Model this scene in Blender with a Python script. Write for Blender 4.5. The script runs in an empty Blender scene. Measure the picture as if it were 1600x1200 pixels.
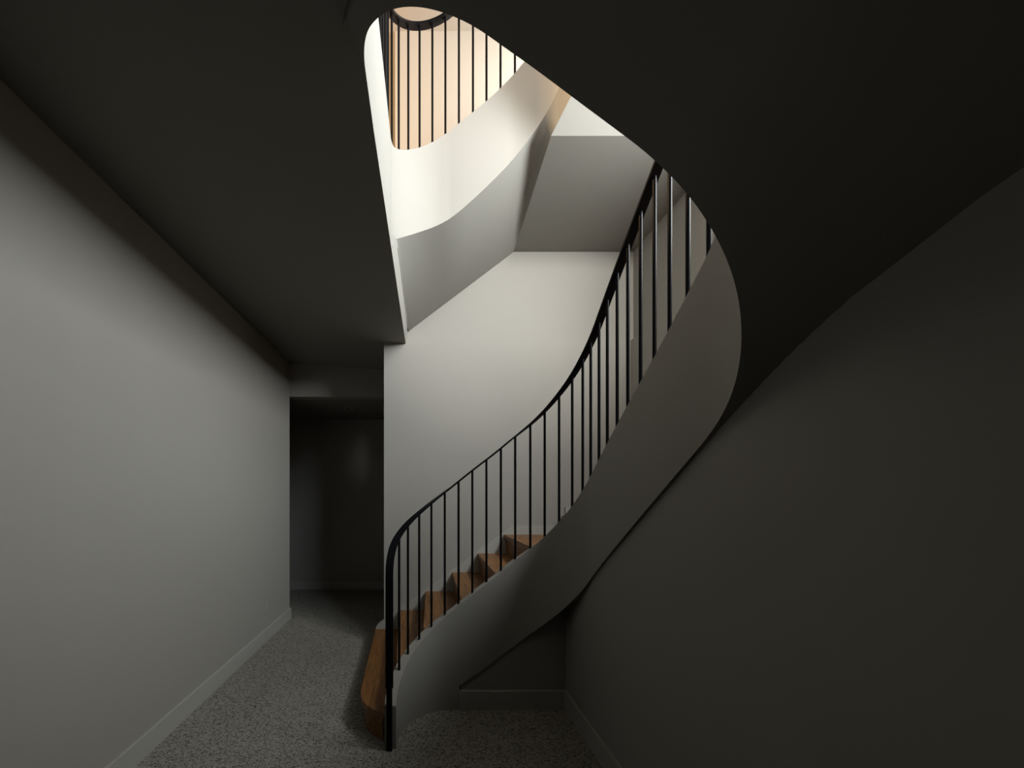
import bpy, math
from mathutils import Vector

# ------------------------------------------------------------------ camera, world, lights, exposure
scene = bpy.context.scene
COL = scene.collection
cd = bpy.data.cameras.new('camera')
cam = bpy.data.objects.new('camera', cd)
COL.objects.link(cam)
cam.location = (0, 0, 1.5)
cam.rotation_euler = (math.pi / 2, 0, 0)
cd.sensor_width = 36.0
cd.lens = 530.0 / 1600.0 * 36.0
cd.shift_x = 0.0875
cd.shift_y = 171.0 / 1600.0
cd.clip_start = 0.02
scene.cycles.max_bounces = 4
scene.cycles.diffuse_bounces = 2
scene.camera = cam

scene.view_settings.view_transform = 'Standard'
scene.view_settings.look = 'None'
scene.view_settings.exposure = 0.0
scene.view_settings.gamma = 1.0
scene.view_settings.use_curve_mapping = False

world = bpy.data.worlds.new('world')
scene.world = world
world.use_nodes = True
bg = world.node_tree.nodes['Background']
bg.inputs['Color'].default_value = (0.72, 0.85, 1.0, 1)
bg.inputs['Strength'].default_value = 1.0


def area(name, loc, target, sx, sy, watts, color, spread=180):
    l = bpy.data.lights.new(name, 'AREA')
    l.shape = 'RECTANGLE'
    l.size, l.size_y = sx, sy
    l.energy = watts
    l.color = color
    l.spread = math.radians(spread)
    o = bpy.data.objects.new(name, l)
    COL.objects.link(o)
    o.location = loc
    d = Vector(target) - Vector(loc)
    o.rotation_euler = d.to_track_quat('-Z', 'Y').to_euler()
    return o


# daylight through the windows of the main floor (front wall and right-hand wall)
area('side_window_daylight', (2.45, -0.30, 5.08), (0.0, -0.30, 5.0), 2.6, 1.8, 225, (0.80, 0.90, 1.0))
area('front_window_daylight', (1.10, -4.08, 4.30), (1.10, 0.0, 4.30), 1.3, 1.3, 280, (1.0, 0.98, 0.92))
# daylight through the low window in the right-hand stair wall, between the two flights
area('stair_window_daylight', (2.07, 1.18, 3.55), (0.0, 1.18, 3.55), 1.1, 0.86, 122, (0.94, 0.99, 1.0))
# daylight through the small window beside the upper landing
area('landing_window_daylight', (2.07, 2.80, 5.25), (0.0, 2.80, 5.25), 0.8, 1.2, 165, (1.0, 0.97, 0.92))
# warm ceiling lamp of the main floor hall
area('hall_lamp_light', (-2.7, 2.9, 5.6), (-1.5, 2.9, 4.3), 0.4, 0.4, 430, (1.0, 0.66, 0.34))


# ------------------------------------------------------------------ materials
def new_mat(name):
    m = bpy.data.materials.new(name)
    m.use_nodes = True
    nt = m.node_tree
    b = nt.nodes['Principled BSDF']
    return m, nt, b


def paint(name, col, rough=0.85, bump=0.02, scale=220):
    m, nt, b = new_mat(name)
    b.inputs['Roughness'].default_value = rough
    b.inputs['Specular IOR Level'].default_value = 0.25
    tc = nt.nodes.new('ShaderNodeTexCoord')
    n = nt.nodes.new('ShaderNodeTexNoise')
    n.inputs['Scale'].default_value = scale
    n.inputs['Detail'].default_value = 2
    nt.links.new(tc.outputs['Object'], n.inputs['Vector'])
    r = nt.nodes.new('ShaderNodeValToRGB')
    r.color_ramp.elements[0].color = tuple(c * 0.97 for c in col) + (1,)
    r.color_ramp.elements[1].color = tuple(col) + (1,)
    nt.links.new(n.outputs['Fac'], r.inputs['Fac'])
    nt.links.new(r.outputs['Color'], b.inputs['Base Color'])
    bp = nt.nodes.new('ShaderNodeBump')
    bp.inputs['Strength'].default_value = bump
    bp.inputs['Distance'].default_value = 0.002
    nt.links.new(n.outputs['Fac'], bp.inputs['Height'])
    nt.links.new(bp.outputs['Normal'], b.inputs['Normal'])
    return m


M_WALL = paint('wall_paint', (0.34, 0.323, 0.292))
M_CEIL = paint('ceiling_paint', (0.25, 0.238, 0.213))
M_TRIM = paint('trim_paint', (0.40, 0.388, 0.352), rough=0.5, bump=0.01)
M_WARM = paint('hall_paint', (0.50, 0.43, 0.34))
M_PLASTIC = paint('white_plastic', (0.36, 0.35, 0.32), rough=0.4, bump=0.0)
M_SLOT = paint('dark_slot', (0.03, 0.03, 0.03), rough=0.5, bump=0.0)


def metal():
    m, nt, b = new_mat('black_metal')
    b.inputs['Base Color'].default_value = (0.006, 0.006, 0.007, 1)
    b.inputs['Roughness'].default_value = 0.42
    b.inputs['Specular IOR Level'].default_value = 0.04
    n = nt.nodes.new('ShaderNodeTexNoise')
    n.inputs['Scale'].default_value = 400
    bp = nt.nodes.new('ShaderNodeBump')
    bp.inputs['Strength'].default_value = 0.03
    bp.inputs['Distance'].default_value = 0.001
    nt.links.new(n.outputs['Fac'], bp.inputs['Height'])
    nt.links.new(bp.outputs['Normal'], b.inputs['Normal'])
    return m


def wood(name, c0, c1, rot=0.0):
    m, nt, b = new_mat(name)
    b.inputs['Roughness'].default_value = 0.45
    tc = nt.nodes.new('ShaderNodeTexCoord')
    mp = nt.nodes.new('ShaderNodeMapping')
    mp.inputs['Scale'].default_value = (26, 2.2, 26)
    mp.inputs['Rotation'].default_value = (0, 0, rot)
    nt.links.new(tc.outputs['Object'], mp.inputs['Vector'])
    n = nt.nodes.new('ShaderNodeTexNoise')
    n.inputs['Scale'].default_value = 2.0
    n.inputs['Detail'].default_value = 7
    n.inputs['Distortion'].default_value = 0.7
    nt.links.new(mp.outputs['Vector'], n.inputs['Vector'])
    r = nt.nodes.new('ShaderNodeValToRGB')
    r.color_ramp.elements[0].position = 0.3
    r.color_ramp.elements[0].color = c0 + (1,)
    r.color_ramp.elements[1].position = 0.7
    r.color_ramp.elements[1].color = c1 + (1,)
    nt.links.new(n.outputs['Fac'], r.inputs['Fac'])
    nt.links.new(r.outputs['Color'], b.inputs['Base Color'])
    return m


def carpet():
    m, nt, b = new_mat('flecked_carpet')
    b.inputs['Roughness'].default_value = 0.95
    b.inputs['Specular IOR Level'].default_value = 0.1
    tc = nt.nodes.new('ShaderNodeTexCoord')
    mp = nt.nodes.new('ShaderNodeMapping')
    mp.inputs['Rotation'].default_value = (0, 0, 0.55)
    mp.inputs['Scale'].default_value = (1.0, 2.1, 1.0)
    nt.links.new(tc.outputs['Object'], mp.inputs['Vector'])
    v = nt.nodes.new('ShaderNodeTexVoronoi')
    v.inputs['Scale'].default_value = 120
    nt.links.new(mp.outputs['Vector'], v.inputs['Vector'])
    sep = nt.nodes.new('ShaderNodeSeparateColor')
    nt.links.new(v.outputs['Color'], sep.inputs['Color'])
    r = nt.nodes.new('ShaderNodeValToRGB')
    r.color_ramp.interpolation = 'CONSTANT'
    e = r.color_ramp.elements
    e[0].position = 0.0
    e[0].color = (0.10, 0.092, 0.076, 1)
    e[1].position = 0.22
    e[1].color = (0.30, 0.28, 0.24, 1)
    x = e.new(0.6)
    x.color = (0.38, 0.357, 0.31, 1)
    nt.links.new(sep.outputs[0], r.inputs['Fac'])
    n = nt.nodes.new('ShaderNodeTexNoise')
    n.inputs['Scale'].default_value = 6
    nt.links.new(tc.outputs['Object'], n.inputs['Vector'])
    r2 = nt.nodes.new('ShaderNodeValToRGB')
    r2.color_ramp.elements[0].color = (0.88, 0.88, 0.88, 1)
    r2.color_ramp.elements[1].color = (1, 1, 1, 1)
    nt.links.new(n.outputs['Fac'], r2.inputs['Fac'])
    mx = nt.nodes.new('ShaderNodeMix')
    mx.data_type = 'RGBA'
    mx.blend_type = 'MULTIPLY'
    mx.inputs[0].default_value = 1
    nt.links.new(r.outputs['Color'], mx.inputs[6])
    nt.links.new(r2.outputs['Color'], mx.inputs[7])
    nt.links.new(mx.outputs[2], b.inputs['Base Color'])
    bp = nt.nodes.new('ShaderNodeBump')
    bp.inputs['Strength'].default_value = 0.5
    bp.inputs['Distance'].default_value = 0.004
    nt.links.new(v.outputs['Distance'], bp.inputs['Height'])
    bp.invert = True
    nt.links.new(bp.outputs['Normal'], b.inputs['Normal'])
    return m


M_METAL = metal()
M_WOOD = wood('oak_tread', (0.11, 0.045, 0.012), (0.28, 0.128, 0.040))
M_FLOORWOOD = wood('oak_floor', (0.22, 0.13, 0.06), (0.34, 0.21, 0.11))
M_CARPET = carpet()


# ------------------------------------------------------------------ mesh helpers
class MB:
    """Collects faces, then links them as one mesh object."""

    def __init__(self):
        self.v, self.f, self.s = [], [], []

    def face(self, pts, smooth=False):
        i = len(self.v)
        self.v += [tuple(p) for p in pts]
        self.f.append(list(range(i, i + len(pts))))
        self.s.append(smooth)

    def grid(self, rows, smooth=True, flip=False):
        """rows of equal length -> welded quad strip"""
        i0 = len(self.v)
        n = len(rows[0])
        for r in rows:
            self.v += [tuple(p) for p in r]
        for a in range(len(rows) - 1):
            for b in range(n - 1):
                q = [i0 + a * n + b, i0 + a * n + b + 1, i0 + (a + 1) * n + b + 1, i0 + (a + 1) * n + b]
                self.f.append(q[::-1] if flip else q)
                self.s.append(smooth)

    def box(self, x0, x1, y0, y1, z0, z1):
        p = [(x, y, z) for z in (z0, z1) for y in (y0, y1) for x in (x0, x1)]
        for q in ((0, 2, 3, 1), (4, 5, 7, 6), (0, 1, 5, 4), (2, 6, 7, 3), (0, 4, 6, 2), (1, 3, 7, 5)):
            self.face([p[k] for k in q])

    def prism(self, poly, axis, a, b):
        """poly of 2D points extruded along axis (0, 1 or 2) from a to b"""
        def P(u, v, w):
            return ((w, u, v), (u, w, v), (u, v, w))[axis]
        self.face([P(u, v, a) for u, v in poly][::-1])
        self.face([P(u, v, b) for u, v in poly])
        n = len(poly)
        for i in range(n):
            u0, v0 = poly[i]
            u1, v1 = poly[(i + 1) % n]
            self.face([P(u0, v0, a), P(u1, v1, a), P(u1, v1, b), P(u0, v0, b)])

    def tube(self, p0, p1, r, n=12):
        p0, p1 = Vector(p0), Vector(p1)
        d = (p1 - p0).normalized()
        u = d.orthogonal().normalized()
        w = d.cross(u)
        ring = [u * math.cos(2 * math.pi * k / n) * r + w * math.sin(2 * math.pi * k / n) * r for k in range(n + 1)]
        self.grid([[p0 + q for q in ring], [p1 + q for q in ring]], smooth=True)
        self.face([p0 + q for q in ring[:-1]][::-1])
        self.face([p1 + q for q in ring[:-1]])

    def build(self, name, mat, parent=None):
        me = bpy.data.meshes.new(name)
        me.from_pydata(self.v, [], self.f)
        for p, s in zip(me.polygons, self.s):
            p.use_smooth = s
        me.materials.append(mat)
        me.update()
        o = bpy.data.objects.new(name, me)
        COL.objects.link(o)
        if parent is not None:
            o.parent = parent
            o.location = tuple(-c for c in parent.location)
        return o


def struct(name, mb, mat, label=None):
    o = mb.build(name, mat)
    o['kind'] = 'structure'
    if label:
        o['label'] = label
    return o


def thing(name, label, cat, loc=(0, 0, 0), group=None):
    o = bpy.data.objects.new(name, None)
    o.empty_display_size = 0.1
    COL.objects.link(o)
    o.location = loc
    o['label'] = label
    o['category'] = cat
    if group:
        o['group'] = group
    return o


def interp(tab, x):
    if x <= tab[0][0]:
        (a, b), (c, d) = tab[0], tab[1]
    elif x >= tab[-1][0]:
        (a, b), (c, d) = tab[-2], tab[-1]
    else:
        for (a, b), (c, d) in zip(tab[:-1], tab[1:]):
            if a <= x <= c:
                break
    return b + (d - b) * (x - a) / (c - a)


def smooth_tab(tab, w=0.06):
    """light box smoothing of a profile table"""
    return lambda x: sum(interp(tab, x + w * k / 3) for k in range(-3, 4)) / 7


# ------------------------------------------------------------------ plan of the stair well (rounded rectangle, clockwise from the newel)
class Plan:
    def __init__(self, cx0, right=0.985, back=2.352, front=0.818):
        r1, r2, r3 = 0.36, 0.38, 0.36
        self.segs = []
        self._arc(cx0, 1.99, r1, 180, 90)
        self._line((cx0, back), (right - r2, back))
        self._arc(right - r2, back - r2, r2, 90, 0)
        self._line((right, back - r2), (right, front + r2))
        self._arc(right - r2, front + r2, r2, 0, -90)
        self._line((right - r2, front), (0.163, front))
        self._arc(0.163, front + r3, r3, -90, -180)
        self.length = sum(s[-1] for s in self.segs)

    def _arc(self, cx, cy, r, a0, a1):
        self.segs.append(('arc', cx, cy, r, math.radians(a0), math.radians(a1), r * math.radians(abs(a1 - a0))))

    def _line(self, a, b):
        self.segs.append(('line', a, b, math.dist(a, b)))

    def at(self, s, off=0.0):
        """point at arc length s, moved off metres away from the well; and the outward normal"""
        i = 0
        t = s
        while i < len(self.segs) - 1 and t > self.segs[i][-1]:
            t -= self.segs[i][-1]
            i += 1
        g = self.segs[i]
        if g[0] == 'line':
            (ax, ay), (bx, by) = g[1], g[2]
            dx, dy = (bx - ax) / g[3], (by - ay) / g[3]
            n = (-dy, dx)
            p = (ax + dx * t, ay + dy * t)
        else:
            _, cx, cy, r, a0, a1, L = g
            a = a0 + (a1 - a0) * t / L
            n = (math.cos(a), math.sin(a))
            p = (cx + r * n[0], cy + r * n[1])
        return (p[0] + n[0] * off, p[1] + n[1] * off), n


LOW = Plan(0.205)
UPP = Plan(0.1755)
STOP = smooth_tab([(0, .252), (.056, .296), (.135, .350), (.209, .408), (.298, .472), (.388, .538), (.458, .596), (.538, .661),
                   (.701, .793), (.888, .935), (1.151, 1.160), (1.291, 1.312), (1.387, 1.420), (1.469, 1.521), (1.550, 1.608),
                   (1.643, 1.691), (1.728, 1.770), (1.817, 1.849), (1.908, 1.927), (1.999, 2.003), (2.094, 2.080),
                   (2.177, 2.153), (2.275, 2.243), (2.398, 2.358), (2.66, 2.585), (3.06, 2.96), (3.5, 3.285), (3.80, 3.52), (3.94, 3.60)])
SBOT = smooth_tab([(.618, .165), (.782, .282), (.993, .437), (1.118, .547), (1.210, .633), (1.281, .704), (1.345, .774), (1.412, .850),
                   (1.564, 1.018), (1.747, 1.180), (1.903, 1.312), (2.043, 1.430), (2.167, 1.532), (2.244, 1.596), (2.321, 1.659),
                   (2.389, 1.717), (2.456, 1.773), (2.502, 1.815), (2.559, 1.870), (2.660, 1.980), (2.706, 2.028), (2.746, 2.068),
                   (2.815, 2.136), (2.903, 2.229), (2.987, 2.314), (3.057, 2.367), (3.177, 2.456), (3.260, 2.519), (3.351, 2.583),
                   (3.473, 2.672), (3.568, 2.746), (3.651, 2.809), (3.745, 2.875), (3.814, 2.925), (3.88, 2.95), (3.94, 2.965)], 0.04)
UTOP = smooth_tab([(0, 3.585), (.074, 3.610), (.135, 3.656), (.261, 3.758), (.345, 3.828), (.449, 3.912), (.540, 3.983), (.635, 4.060),
                   (.731, 4.138), (.829, 4.217), (.917, 4.295), (1.023, 4.405), (1.088, 4.474), (2.0, 5.29), (3.94, 6.90)], 0.04)
UBOT = smooth_tab([(.087, 3.052), (.148, 3.104), (.261, 3.195), (.371, 3.276), (.467, 3.336), (.558, 3.390), (.647, 3.455), (.766, 3.562),
                   (.869, 3.660), (.968, 3.760), (1.045, 3.848), (1.119, 3.930), (1.213, 4.027), (1.277, 4.092), (1.316, 4.150),
                   (1.41, 4.26), (2.0, 4.75), (3.94, 6.35)], 0.03)
THICK = 0.068      # stringer thickness
RAIL = 0.855       # rail underside above stringer top


def samples(a, b, step=0.02):
    n = max(1, int(round((b - a) / step)))
    return [a + (b - a) * k / n for k in range(n + 1)]


def stringer_mb(plan, top, bot, s0, s1, extra=()):
    """curved panel standing on the plan line; bot(s) may jump (list of runs)"""
    m = MB()
    runs = bot
    for (a, b, f) in runs:
        ss = samples(a, b)
        wi, wo, ti, to = [], [], [], []
        for s in ss:
            (x, y), n = plan.at(s)
            (u, v), n = plan.at(s, THICK)
            zt, zb = top(s), f(s)
            wi.append([(x, y, zb), (x, y, (zb + zt) / 2), (x, y, zt)])
            zi = zb + 0.03 if f(s) > 0 else zb
            wo.append([(u, v, zi), (u, v, (zi + zt) / 2), (u, v, zt)])
        m.grid(wi, flip=False)
        m.grid(wo, flip=True)
        m.grid([[r[2], q[2]] for r, q in zip(wi, wo)], flip=False)
        for k in (0, -1):
            p, q = wi[k], wo[k]
            m.face([p[0], p[2], q[2], q[0]])
    return m


def treads(parent, plan, base, inner, outer, rise, lastz, corners, first=None):
    """one tread and one riser mesh per step"""
    for k in range(len(inner) - 1):
        z = base + rise * (k + 1)
        s0, s1 = inner[k], inner[k + 1]
        (ax, ay), _ = plan.at(s0, THICK + 0.004)
        a = Vector((ax, ay, 0))
        o0, o1 = Vector(outer[k] + (0,)), Vector(outer[k + 1] + (0,))
        run = (o0 - a).normalized()
        over = Vector((-run.y, run.x, 0)) * 0.022
        if (Vector(plan.at(s1)[0] + (0,)) - a).dot(over) > 0:
            over = -over
        poly = []
        if k == 0 and first:
            poly += [Vector(p + (0,)) for p in first]
            poly.append(o0 + over * 0)
        else:
            poly += [a + over, o0 + over]
        for c in corners:
            if c[0] == k:
                poly.append(Vector((c[1], c[2], 0)))
        poly.append(o1)
        for s in reversed(samples(s0, s1, 0.05)):
            p, _ = plan.at(s, THICK + 0.004)
            poly.append(Vector(p + (0,)))
        t = MB()
        pts = [(p.x, p.y) for p in poly]
        t.prism(pts, 2, z - 0.036, z)
        t.build('tread', M_WOOD, parent)
        r = MB()
        th = over.normalized() * 0.012
        if k == 0 and first:
            c = sum((Vector(p) for p in pts), Vector((0, 0))) / len(pts)
            arc = [Vector(p) + (c - Vector(p)).normalized() * 0.03 for p in first] + [Vector((outer[0][0] + .022, outer[0][1] - .01))]
            g = [[(p.x, p.y, base), (p.x, p.y, z - 0.036)] for p in arc]
            r.grid(g)
        else:
            q = [(a, o0), (a - th, o0 - th)]
            p0, p1 = a, o0
            w0, w1 = a - th, o0 - th
            lo, hi = z - rise, z - 0.036
            for f in ([p0, p1], [w1, w0]):
                r.face([(f[0].x, f[0].y, lo), (f[1].x, f[1].y, lo), (f[1].x, f[1].y, hi), (f[0].x, f[0].y, hi)])
            r.face([(p0.x, p0.y, lo), (p0.x, p0.y, hi), (w0.x, w0.y, hi), (w0.x, w0.y, lo)])
            r.face([(p1.x, p1.y, lo), (w1.x, w1.y, lo), (w1.x, w1.y, hi), (p1.x, p1.y, hi)])
        r.build('riser', M_WOOD, parent)


def bar_sweep(m, path, widths, w=0.045, t=0.012):
    """flat bar along 3D path; widths = unit horizontal width vector per point"""
    rows = []
    n = len(path)
    for i, p in enumerate(path):
        d = (path[min(i + 1, n - 1)] - path[max(i - 1, 0)]).normalized()
        u = widths[i]
        u = (u - d * u.dot(d)).normalized()
        v = d.cross(u).normalized()
        rows.append((p, u * (w / 2), v * (t / 2)))
    for a, b in ((1, 1), (-1, -1)):
        m.grid([[p + u * a + v * b, p - u * a + v * b] for p, u, v in rows])
        m.grid([[p + u * a - v * b, p + u * a + v * b] for p, u, v in rows])
    for k in (0, -1):
        p, u, v = rows[k]
        m.face([p + u + v, p - u + v, p - u - v, p + u - v])


# ------------------------------------------------------------------ setting: basement
YB, YU = 3.31, 3.36          # back wall of the stairs, lower and (set back) upper part
XR, XRU = 2.03, 2.09         # outer stair wall, lower and upper part
XL, YH, YF = -1.59, 4.06, 5.30   # left wall, hall opening, far wall of the hall
ZM = 3.30                    # main floor
YN = -0.20                   # near outer edge of the stairs


def edge_x(y):
    return -0.197 + 0.034 * max(0.0, (y - 1.3) / 2.01)


def ceil_z(x):
    return 2.962 + 0.10 * min(1.0, max(0.0, (-0.19 - x) / 1.4))


m = MB(); m.box(-3.4, 2.3, -4.2, 5.5, -0.1, 0); struct('floor', m, M_CARPET, 'light greige carpet with small dark flecks')
m = MB(); m.box(XL - 0.14, XL, -4.1, YH, 0, 3.12); struct('wall_left', m, M_WALL)
m = MB(); m.box(-3.3, 2.3, YF, YF + 0.12, 0, 2.75); struct('wall_far', m, M_WALL)
m = MB(); m.box(-3.4, -3.3, YH - .1, YF + 0.1, 0, 2.75); m.box(-3.4, XL - .13, YH - .1, YH, 0, 2.75); struct('wall_hall', m, M_WALL)
m = MB(); m.box(XL - 0.14, -0.37, YH, YH + 0.12, 2.657, 3.12); struct('trim_1', m, M_WALL, 'dropped header over the hall opening')
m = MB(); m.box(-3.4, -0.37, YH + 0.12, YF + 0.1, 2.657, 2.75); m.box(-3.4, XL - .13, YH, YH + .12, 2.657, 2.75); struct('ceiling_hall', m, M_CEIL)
m = MB(); m.box(-0.375, 2.3, YB, 5.4, 0, 2.99); struct('wall_back', m, M_WALL)
m = MB(); m.box(XL - 0.2, 2.3, -4.2, -4.1, 0, 3.12); struct('wall_front', m, M_WALL)
m = MB(); m.box(XR, 2.3, 0.5, YB, 0, 2.99); m.box(XR, 2.3, -4.1, 0.5, 0, 3.2); struct('wall_right', m, M_WALL)

# basement ceiling around the well, lifting very slightly towards the left wall
m = MB()


def ceil_patch(y0, y1, xe0, xe1, n=8):
    rows = []
    for k in range(n + 1):
        f = k / n
        rows.append([(XL - .1 + (xe - XL + .1) * f, y, ceil_z(XL - .1 + (xe - XL + .1) * f)) for y, xe in ((y0, xe0), (y1, xe1))])
    m.grid(rows, flip=False)


ys = [1.15 + (3.36 - 1.15) * k / 10 for k in range(11)]
for a, b in zip(ys[:-1], ys[1:]):
    ceil_patch(a, b, edge_x(a), edge_x(b))
ceil_patch(3.36, YH + .02, -0.37, -0.37)
ceil_patch(YN, 1.15, -0.35, edge_x(1.15))
ceil_patch(-4.1, YN, -0.35, -0.35)
m.face([(-0.35, -4.1, 2.97), (1.1, -4.1, 2.97), (1.1, YN, 2.97), (-0.35, YN, 2.97)])
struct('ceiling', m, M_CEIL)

# walls closing the space under the stairs, just behind the curved stringer
m = MB()
kp = [(0.24, 0)] + [(1.06, 0)]
top = []
for s in samples(0.63, 1.26, 0.05):
    (x, y), _ = LOW.at(s)
    top.append((x, SBOT(s) + 0.05))
top.append((1.06, SBOT(1.5)))
m.prism([(0.262, 0), (1.06, 0)] + top[::-1], 1, 2.366, 2.42)
struct('wall_understair_back', m, M_WALL)
m = MB()
prof = []
for s in samples(1.55, 2.32, 0.05):
    (x, y), _ = LOW.at(s)
    prof.append((y, SBOT(s) + 0.03))
for y in (1.1, 1.0, 0.9, 0.8, 0.6, 0.4, 0.2, 0.0, YN):
    a = -math.atan2(y - 1.198, 0.40)
    prof.append((y, SBOT(2.32 + 0.38 * a) + 0.02))
prof += [(YN, 3.0), (-4.1, 3.0)]
m.prism([(-4.1, 0), (2.42, 0), (2.42, SBOT(1.55) - .2)] + prof, 0, 1.0, 1.055)
struct('wall_understair_right', m, M_WALL)

# baseboards
BH, BT = 0.13, 0.015


def board_profile(m, axis, a, b, face, sgn):
    """baseboard with an eased top edge along x (axis 0) or y (axis 1)"""
    p = [(0, 0), (BT, 0), (BT, BH - 0.003), (BT - 0.003, BH), (0, BH)]
    if axis == 1:
        m.prism([(face + sgn * u, v) for u, v in p], 1, a, b)
    else:
        m.prism([(face + sgn * u, v) for u, v in p], 0, a, b)


m = MB(); board_profile(m, 1, -4.1, YH + BT, XL, 1); struct('baseboard_left', m, M_TRIM)
m = MB(); board_profile(m, 0, -3.3, -0.375, YF, -1); struct('baseboard_far', m, M_TRIM)
m = MB(); board_profile(m, 0, 0.258, 1.0, 2.366, -1); struct('baseboard_back', m, M_TRIM)
m = MB(); board_profile(m, 1, -4.1, 2.366, 1.0, -1); struct('baseboard_right', m, M_TRIM)

# ------------------------------------------------------------------ setting: main floor
m = MB()
m.box(-4.0, -0.265, YN - .1, 5.4, 3.13, ZM)
m.box(-4.0, 2.1, -4.1, YN - .07, 3.13, ZM)
m.box(2.1, 2.8, -4.1, 1.3, 3.13, ZM)
struct('floor_upper', m, M_FLOORWOOD)
m = MB(); m.box(-0.27, 2.3, YU, 5.2, 2.99, 8.6); struct('wall_upper_back', m, M_WALL)
m = MB()
m.box(XRU, 2.3, 1.74, YU, 2.99, 8.6)
m.box(XRU, 2.3, 0.62, 1.74, 3.99, 8.6)
m.box(XRU, 2.3, 0.62, 1.74, 2.99, 3.11)
m.box(XRU, 2.3, 0.50, 0.62, 2.99, 8.6)
m.box(XRU, 2.3, -4.1, 0.5, 6.35, 8.6)
struct('wall_upper_right', m, M_WALL)
m = MB()
m.box(-4.0, 0.45, -4.2, -4.1, 3.13, 8.6)
m.box(1.75, 2.8, -4.2, -4.1, 3.13, 8.6)
m.box(0.45, 1.75, -4.2, -4.1, 3.13, 3.65)
m.box(0.45, 1.75, -4.2, -4.1, 4.95, 8.6)
struct('wall_upper_front', m, M_WALL)
m = MB()
m.box(2.3, 2.8, 1.25, 1.35, 3.13, 6.35)
m.box(2.5, 2.8, -4.2, -1.6, 3.13, 6.35)
m.box(2.5, 2.8, 1.0, 1.35, 3.13, 6.35)
m.box(2.5, 2.8, -1.6, 1.0, 3.13, 4.15)
m.box(2.5, 2.8, -1.6, 1.0, 6.0, 6.35)
struct('wall_upper_window', m, M_WALL)
m = MB(); m.box(-4.1, -4.0, -4.2, 5.4, 3.13, 8.6); struct('wall_upper_left', m, M_WARM)
m = MB(); m.box(-4.0, -0.27, 5.2, 5.3, 3.13, 8.6); struct('wall_upper_far', m, M_WARM)
m = MB()
m.box(-4.0, 2.3, 2.45, 5.3, 6.08, 6.35)
m.box(-4.0, -0.27, YN - .07, 2.45, 6.08, 6.35)
m.box(-4.0, 2.3, -4.1, YN - .07, 6.08, 6.35)
m.box(2.1, 2.8, -4.1, 1.3, 6.08, 6.35)
struct('ceiling_upper', m, M_CEIL)
m = MB(); m.box(-4.1, 2.3, -4.2, 5.4, 8.6, 8.7); struct('ceiling_top', m, M_CEIL)

# left side of the well: fascia of the main floor carrying the guard rail
m = MB()
rows_f, rows_b = [], []
for y in samples(1.10, 1.99, 0.05):
    x = edge_x(y)
    zt = 3.60 - 0.012 * (y - 1.1)
    rows_f.append([(x, y, 2.962), (x, y, 3.2), (x, y, zt)])
    rows_b.append([(x - THICK, y, 3.0), (x - THICK, y, 3.2), (x - THICK, y, zt)])
m.grid(rows_f); m.grid(rows_b, flip=True)
m.grid([[a[2], b[2]] for a, b in zip(rows_f, rows_b)])
rows_f = []
for y in samples(1.99, 3.36, 0.05):
    f = min(1.0, (y - 1.99) / 0.16)
    xt = edge_x(y) + f * (-0.158 + 0.008 * (y - 2) - edge_x(y))
    rows_f.append([(edge_x(y), y, 2.962), (xt, y, 3.04 + 0.062 * f)])
m.grid(rows_f)
struct('trim_2', m, M_WALL, 'white fascia along the left edge of the stair opening')

# ------------------------------------------------------------------ lower staircase
low = thing('staircase', 'lower white curved staircase with brown oak treads rising from the carpet', 'staircase', (-0.19, 2.0, 0))
runs = [(0.0, 0.618, lambda s: 0.0), (0.618, LOW.length, SBOT)]
stringer_mb(LOW, STOP, runs, 0, LOW.length).build('stringer', M_WALL, low)
INNER = [0.0, 0.22, 0.415, 0.665, 0.915, 1.17, 1.38, 1.59, 1.80, 2.01, 2.225, 2.436, 2.65, 2.86, 3.07, 3.28, 3.49, 3.70]
OUTER = [(-.456, YB), (-.21, YB), (.056, YB), (.3125, YB), (.556, YB), (.8125, YB), (1.39, YB), (XR, 2.6), (XR, 2.1), (XR, 1.7),
         (XR, 1.35), (XR, .95), (XR, .3), (1.3, YN), (.75, YN), (.4, YN), (.05, YN), (-.3, YN)]
CORN = [(6, XR, YB), (12, XR, YN)]
FIRST = [(-.232, 2.035), (-.262, 2.045), (-.30, 2.068), (-.345, 2.108), (-.378, 2.155), (-.398, 2.205), (-.410, 2.26), (-.418, 2.40)]
treads(low, LOW, 0.0, INNER, OUTER, ZM / 18, ZM, CORN, FIRST)

# skirting along the back wall
m = MB()
sk = [(-0.456, 0.0), (-0.456, 0.18), (-0.445, 0.212), (-0.425, 0.235), (0.865, 1.185), (1.39, 1.185), (1.39, 1.368), (2.03, 1.368), (2.03, 0.0)]
m.prism(sk, 1, YB - 0.017, YB - 0.001)
m.prism([(-0.456, 0.0), (-0.456, 0.18), (-0.445, 0.212), (-0.425, 0.235), (-0.376, 0.271), (-0.376, 0)], 1, YB - 0.002, YB + 0.02)
m.build('skirt_board', M_TRIM, low)

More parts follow.
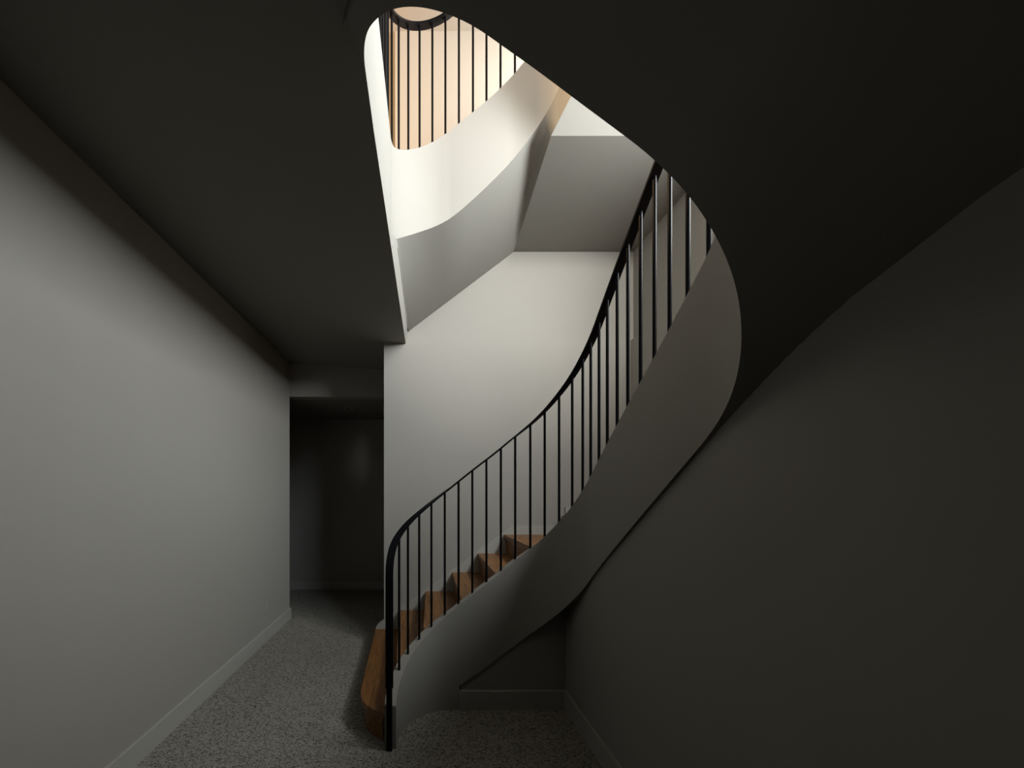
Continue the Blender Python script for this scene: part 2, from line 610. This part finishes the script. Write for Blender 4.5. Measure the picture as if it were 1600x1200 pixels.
# underside
m = MB()
rows = []
SS = samples(0.618, LOW.length)
for s in [q for q in SS if q <= 3.375]:
    (x, y), n = LOW.at(s, 0.0)
    z = SBOT(s)
    # walk outwards along the normal to the outer walls
    ts = []
    if n[0] > 1e-6: ts.append((XR - x) / n[0])
    if n[1] > 1e-6: ts.append((YB - y) / n[1])
    if n[1] < -1e-6: ts.append((YN - y) / n[1])
    t = min(q for q in ts if q > 0)
    rows.append([(x + n[0] * t * f, y + n[1] * t * f, z) for f in (0, .25, .5, .75, 1)])
for s in [q for q in SS if q > 3.375]:
    (x, y), n = LOW.at(s, 0.0)
    z = SBOT(s)
    f0 = (s - 3.375) / (LOW.length - 3.375)
    if f0 < 0.55:
        g = f0 / 0.55
        o = (0.163 + (-0.36 - 0.163) * g, YN, interp([(0, SBOT(3.375)), (1, 2.985)], g))
    else:
        g = (f0 - 0.55) / 0.45
        o = (-0.36 + (-0.27 + 0.36) * g, YN + (1.178 - YN) * g, 2.985)
    rows.append([(x + (o[0] - x) * f, y + (o[1] - y) * f, z + (o[2] - z) * f) for f in (0, .25, .5, .75, 1)])
m.grid(rows)
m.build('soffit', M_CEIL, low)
m = MB()
g = [[(x, YN, interp([(-.36, 2.985), (.163, SBOT(3.375)), (1.1, SBOT(2.95))], x)), (x, YN, 3.32)] for x in samples(-.36, 2.03, .1)]
m.grid(g)
g = [[(x, YN - .06, a[2]), (x, YN - .06, 3.32)] for (a, b) in g for x in [a[0]]]
m.grid(g, flip=True)
m.build('outer_stringer', M_WALL, low)

# ------------------------------------------------------------------ lower railing
BOFF = 0.036
rail = thing('stair_railing', 'black metal handrail and slim balusters on the lower curved stairs', 'railing', (-0.193, 1.985, 0))
m = MB()
X = Vector((1, 0, 0))
path, wid = [], []
xp, yp = -0.193, 1.982
zb = 0.365
ztop = STOP(0.05) + RAIL + 0.006
for z in samples(zb, ztop - 0.13, 0.06):
    path.append(Vector((xp, yp, z))); wid.append(X)
p0 = Vector((xp, yp, ztop - 0.13))
sj = 0.16
(ex, ey), en = LOW.at(sj, BOFF)
p3 = Vector((ex, ey, STOP(sj) + RAIL + 0.006))
(fx, fy), fn = LOW.at(sj + 0.02, BOFF)
d3 = (Vector((fx, fy, STOP(sj + .02) + RAIL + .006)) - p3).normalized()
p1 = p0 + Vector((0, 0, 0.10))
p2 = p3 - d3 * 0.09
w3 = -Vector((en[0], en[1], 0))
for k in range(1, 13):
    t = k / 12
    path.append(p0 * (1 - t) ** 3 + p1 * 3 * t * (1 - t) ** 2 + p2 * 3 * t * t * (1 - t) + p3 * t ** 3)
    wid.append((X * (1 - t) + w3 * t).normalized())
for s in samples(sj, LOW.length, 0.025)[1:]:
    (x, y), n = LOW.at(s, BOFF)
    path.append(Vector((x, y, STOP(s) + RAIL + 0.006))); wid.append(-Vector((n[0], n[1], 0)))
bar_sweep(m, path, wid)
m.build('handrail', M_METAL, rail)
m = MB(); m.box(xp - .0165, xp + .0165, yp - .011, yp + .012, 0, 0.40); m.build('newel_post', M_METAL, rail)


def balusters(parent, plan, top, ss):
    for s in ss:
        (x, y), n = plan.at(s, BOFF)
        z = top(s)
        m = MB()
        m.tube((x, y, z - 0.01), (x, y, z + RAIL + 0.002), 0.008)
        m.build('baluster', M_METAL, parent)


BS = [0.168, 0.255, 0.346, 0.433, 0.522, 0.615, 0.712, 0.811, 0.913, 1.009, 1.102, 1.189, 1.277, 1.361, 1.434, 1.496, 1.574, 1.662, 1.757, 1.849, 1.947, 2.042, 2.134, 2.23, 2.326, 2.426, 2.526, 2.626, 2.726, 2.826, 2.926, 3.026, 3.126, 3.226, 3.326, 3.426, 3.526, 3.626, 3.726, 3.826, 3.926]
balusters(rail, LOW, STOP, BS)

# ------------------------------------------------------------------ upper staircase (same plan, one storey up)
upp = thing('staircase', 'upper white curved staircase with pale underside seen through the ceiling opening', 'staircase', (-0.19, 2.0, ZM))
stringer_mb(UPP, UTOP, [(0.0, 0.07, lambda s: 2.99), (0.07, UPP.length, UBOT)], 0, UPP.length).build('stringer', M_WALL, upp)
treads(upp, UPP, ZM, INNER, [(x, min(y, YU)) for x, y in OUTER], ZM / 18, 2 * ZM, CORN)
m = MB()
# underside of the first flight: springs level by the fascia, climbs along the back wall, twists at the corner
out = [(.087, -.150, 2.25, 3.085), (.16, -.150, 3.365, 3.10), (.87, .46, 3.365, 3.565), (1.119, .906, 3.365, 3.893), (1.25, .861, 2.27, 3.893),
       (1.316, .933, 2.132, 3.994), (1.56, 1.25, 1.93, 4.15)]


def out_at(s):
    return [interp([(o[0], o[k]) for o in out], s) for k in (1, 2, 3)]


# flight one
rows = []
SS = samples(0.07, UPP.length)
for s in [q for q in SS if q <= 1.119]:
    (x, y), n = UPP.at(s, 0.0)
    z = UBOT(s)
    if s < 0.16:
        f = (s - 0.07) / 0.09
        o = (-0.150, 2.25 + (3.365 - 2.25) * f, 3.10)
    else:
        f = (s - 0.16) / (1.119 - 0.16)
        o = (-0.144 + 1.05 * f, 3.365, 3.10 + 0.793 * f)
    rows.append([(x + (o[0] - x) * t, y + (o[1] - y) * t, z + (o[2] - z) * t) for t in (0, .25, .5, .75, 1)])
# corner twist towards the landing edge
E0, E1, E2 = Vector((.906, 3.365, 3.893)), Vector((.861, 2.27, 3.893)), Vector((.933, 2.132, 3.994))
for s in [q for q in SS if 1.119 < q <= 1.316]:
    (x, y), n = UPP.at(s, 0.0)
    z = UBOT(s)
    f = (s - 1.119) / (1.316 - 1.119)
    o = E0.lerp(E1, min(1, f / 0.62)) if f < 0.62 else E1.lerp(E2, (f - .62) / .38)
    rows.append([(x + (o[0] - x) * t, y + (o[1] - y) * t, z + (o[2] - z) * t) for t in (0, .25, .5, .75, 1)])
# second flight strip beside the stringer
for s in [q for q in SS if 1.316 < q <= 2.32]:
    (x, y), n = UPP.at(s, 0.0)
    z = UBOT(s)
    f = (s - 1.316) / (2.32 - 1.316)
    o = E2.lerp(Vector((1.10, 1.18, 4.72)), f)
    o = (max(o.x, x + 0.01), o.y, o.z)
    rows.append([(x + (o[0] - x) * t, y + (o[1] - y) * t, z + (o[2] - z) * t) for t in (0, .25, .5, .75, 1)])
m.grid(rows)
# landing underside and second flight
m.face([(.906, 3.365, 3.893), (XRU, 3.365, 3.893), (XRU, 2.27, 3.893), (.861, 2.27, 3.893)])
m.face([(.861, 2.27, 3.893), (XRU, 2.27, 3.893), (XRU, 2.132, 3.994), (.933, 2.132, 3.994)])
m.face([(.933, 2.132, 3.994), (XRU, 2.132, 3.994), (XRU, 1.18, 4.72), (1.10, 1.18, 4.72)])
rows = []
for s in [q for q in SS if q > 2.31]:
    (x, y), n = UPP.at(s, 0.0)
    z = UBOT(s)
    ts = []
    if n[0] > 1e-6: ts.append((XRU - x) / n[0])
    if n[1] < -1e-6: ts.append((YN - y) / n[1])
    if n[0] < -1e-6: ts.append((-.27 - x) / n[0])
    ts = [q for q in ts if q > 0] or [0.02]
    t = min(ts)
    rows.append([(x + n[0] * t * f, y + n[1] * t * f, z) for f in (0, .5, 1)])
m.grid(rows)
m.build('soffit', M_CEIL, upp)

# ------------------------------------------------------------------ upper railing with the guard along the opening
ur = thing('stair_railing', 'black metal railing of the main floor seen through the ceiling opening', 'railing', (-0.19, 2.0, ZM))
m = MB()
path, wid = [], []
for y in samples(1.20, 1.97, 0.05):
    path.append(Vector((edge_x(y) - BOFF, y, 3.60 + RAIL + 0.006))); wid.append(X)
for s in samples(0.02, UPP.length, 0.025):
    (x, y), n = UPP.at(s, BOFF)
    path.append(Vector((x, y, UTOP(s) + RAIL + 0.006))); wid.append(-Vector((n[0], n[1], 0)))
bar_sweep(m, path, wid)
m.build('handrail', M_METAL, ur)
for y in (1.24, 1.35, 1.46, 1.57, 1.68, 1.79, 1.89):
    x = edge_x(y) - BOFF
    m = MB(); m.tube((x, y, 3.59), (x, y, 3.60 + RAIL + .002), 0.008); m.build('baluster', M_METAL, ur)
balusters(ur, UPP, UTOP, [0.004, 0.037, 0.077, 0.134, 0.211, 0.295, 0.38, 0.468, 0.553, 0.647, 0.746, 0.841, 0.94, 1.037, 1.137, 1.247, 1.357, 1.467, 1.577, 1.687, 1.797, 1.907, 2.017, 2.127, 2.237, 2.347, 2.457, 2.567, 2.677, 2.787, 2.897, 3.007, 3.117, 3.227, 3.337, 3.447, 3.557, 3.667, 3.777, 3.887])

# ------------------------------------------------------------------ small fittings
dl = thing('downlight', 'small unlit recessed downlight in the dark hall ceiling', 'downlight', (-1.0, 4.62, 2.657))
m = MB()
n = 24
ring = lambda r, z: [(-1.0 + r * math.cos(2 * math.pi * k / n), 4.62 + r * math.sin(2 * math.pi * k / n), z) for k in range(n + 1)]
m.grid([ring(.062, 2.658), ring(.062, 2.652), ring(.045, 2.650), ring(.042, 2.657)])
m.build('trim_ring', M_PLASTIC, dl)
m = MB(); m.grid([ring(.042, 2.6565), ring(.0005, 2.6555)]); m.build('lens', M_SLOT, dl)

ot = thing('wall_outlet', 'white wall outlet low on the left wall above the baseboard', 'outlet', (XL, 3.44, .37))
m = MB()
m.prism([(3.405, .31), (3.475, .31), (3.475, .43), (3.405, .43)], 0, XL, XL + .006)
m.build('cover_plate', M_PLASTIC, ot)
for zc in (.342, .398):
    m = MB(); m.prism([(3.423, zc - .014), (3.457, zc - .014), (3.457, zc + .014), (3.423, zc + .014)], 0, XL + .005, XL + .0085)
    s = m.build('socket', M_PLASTIC, ot)
    m = MB()
    for yy in (3.433, 3.445):
        m.box(XL + .008, XL + .0092, yy, yy + .003, zc - .006, zc + .007)
    q = m.build('slot', M_SLOT, s)
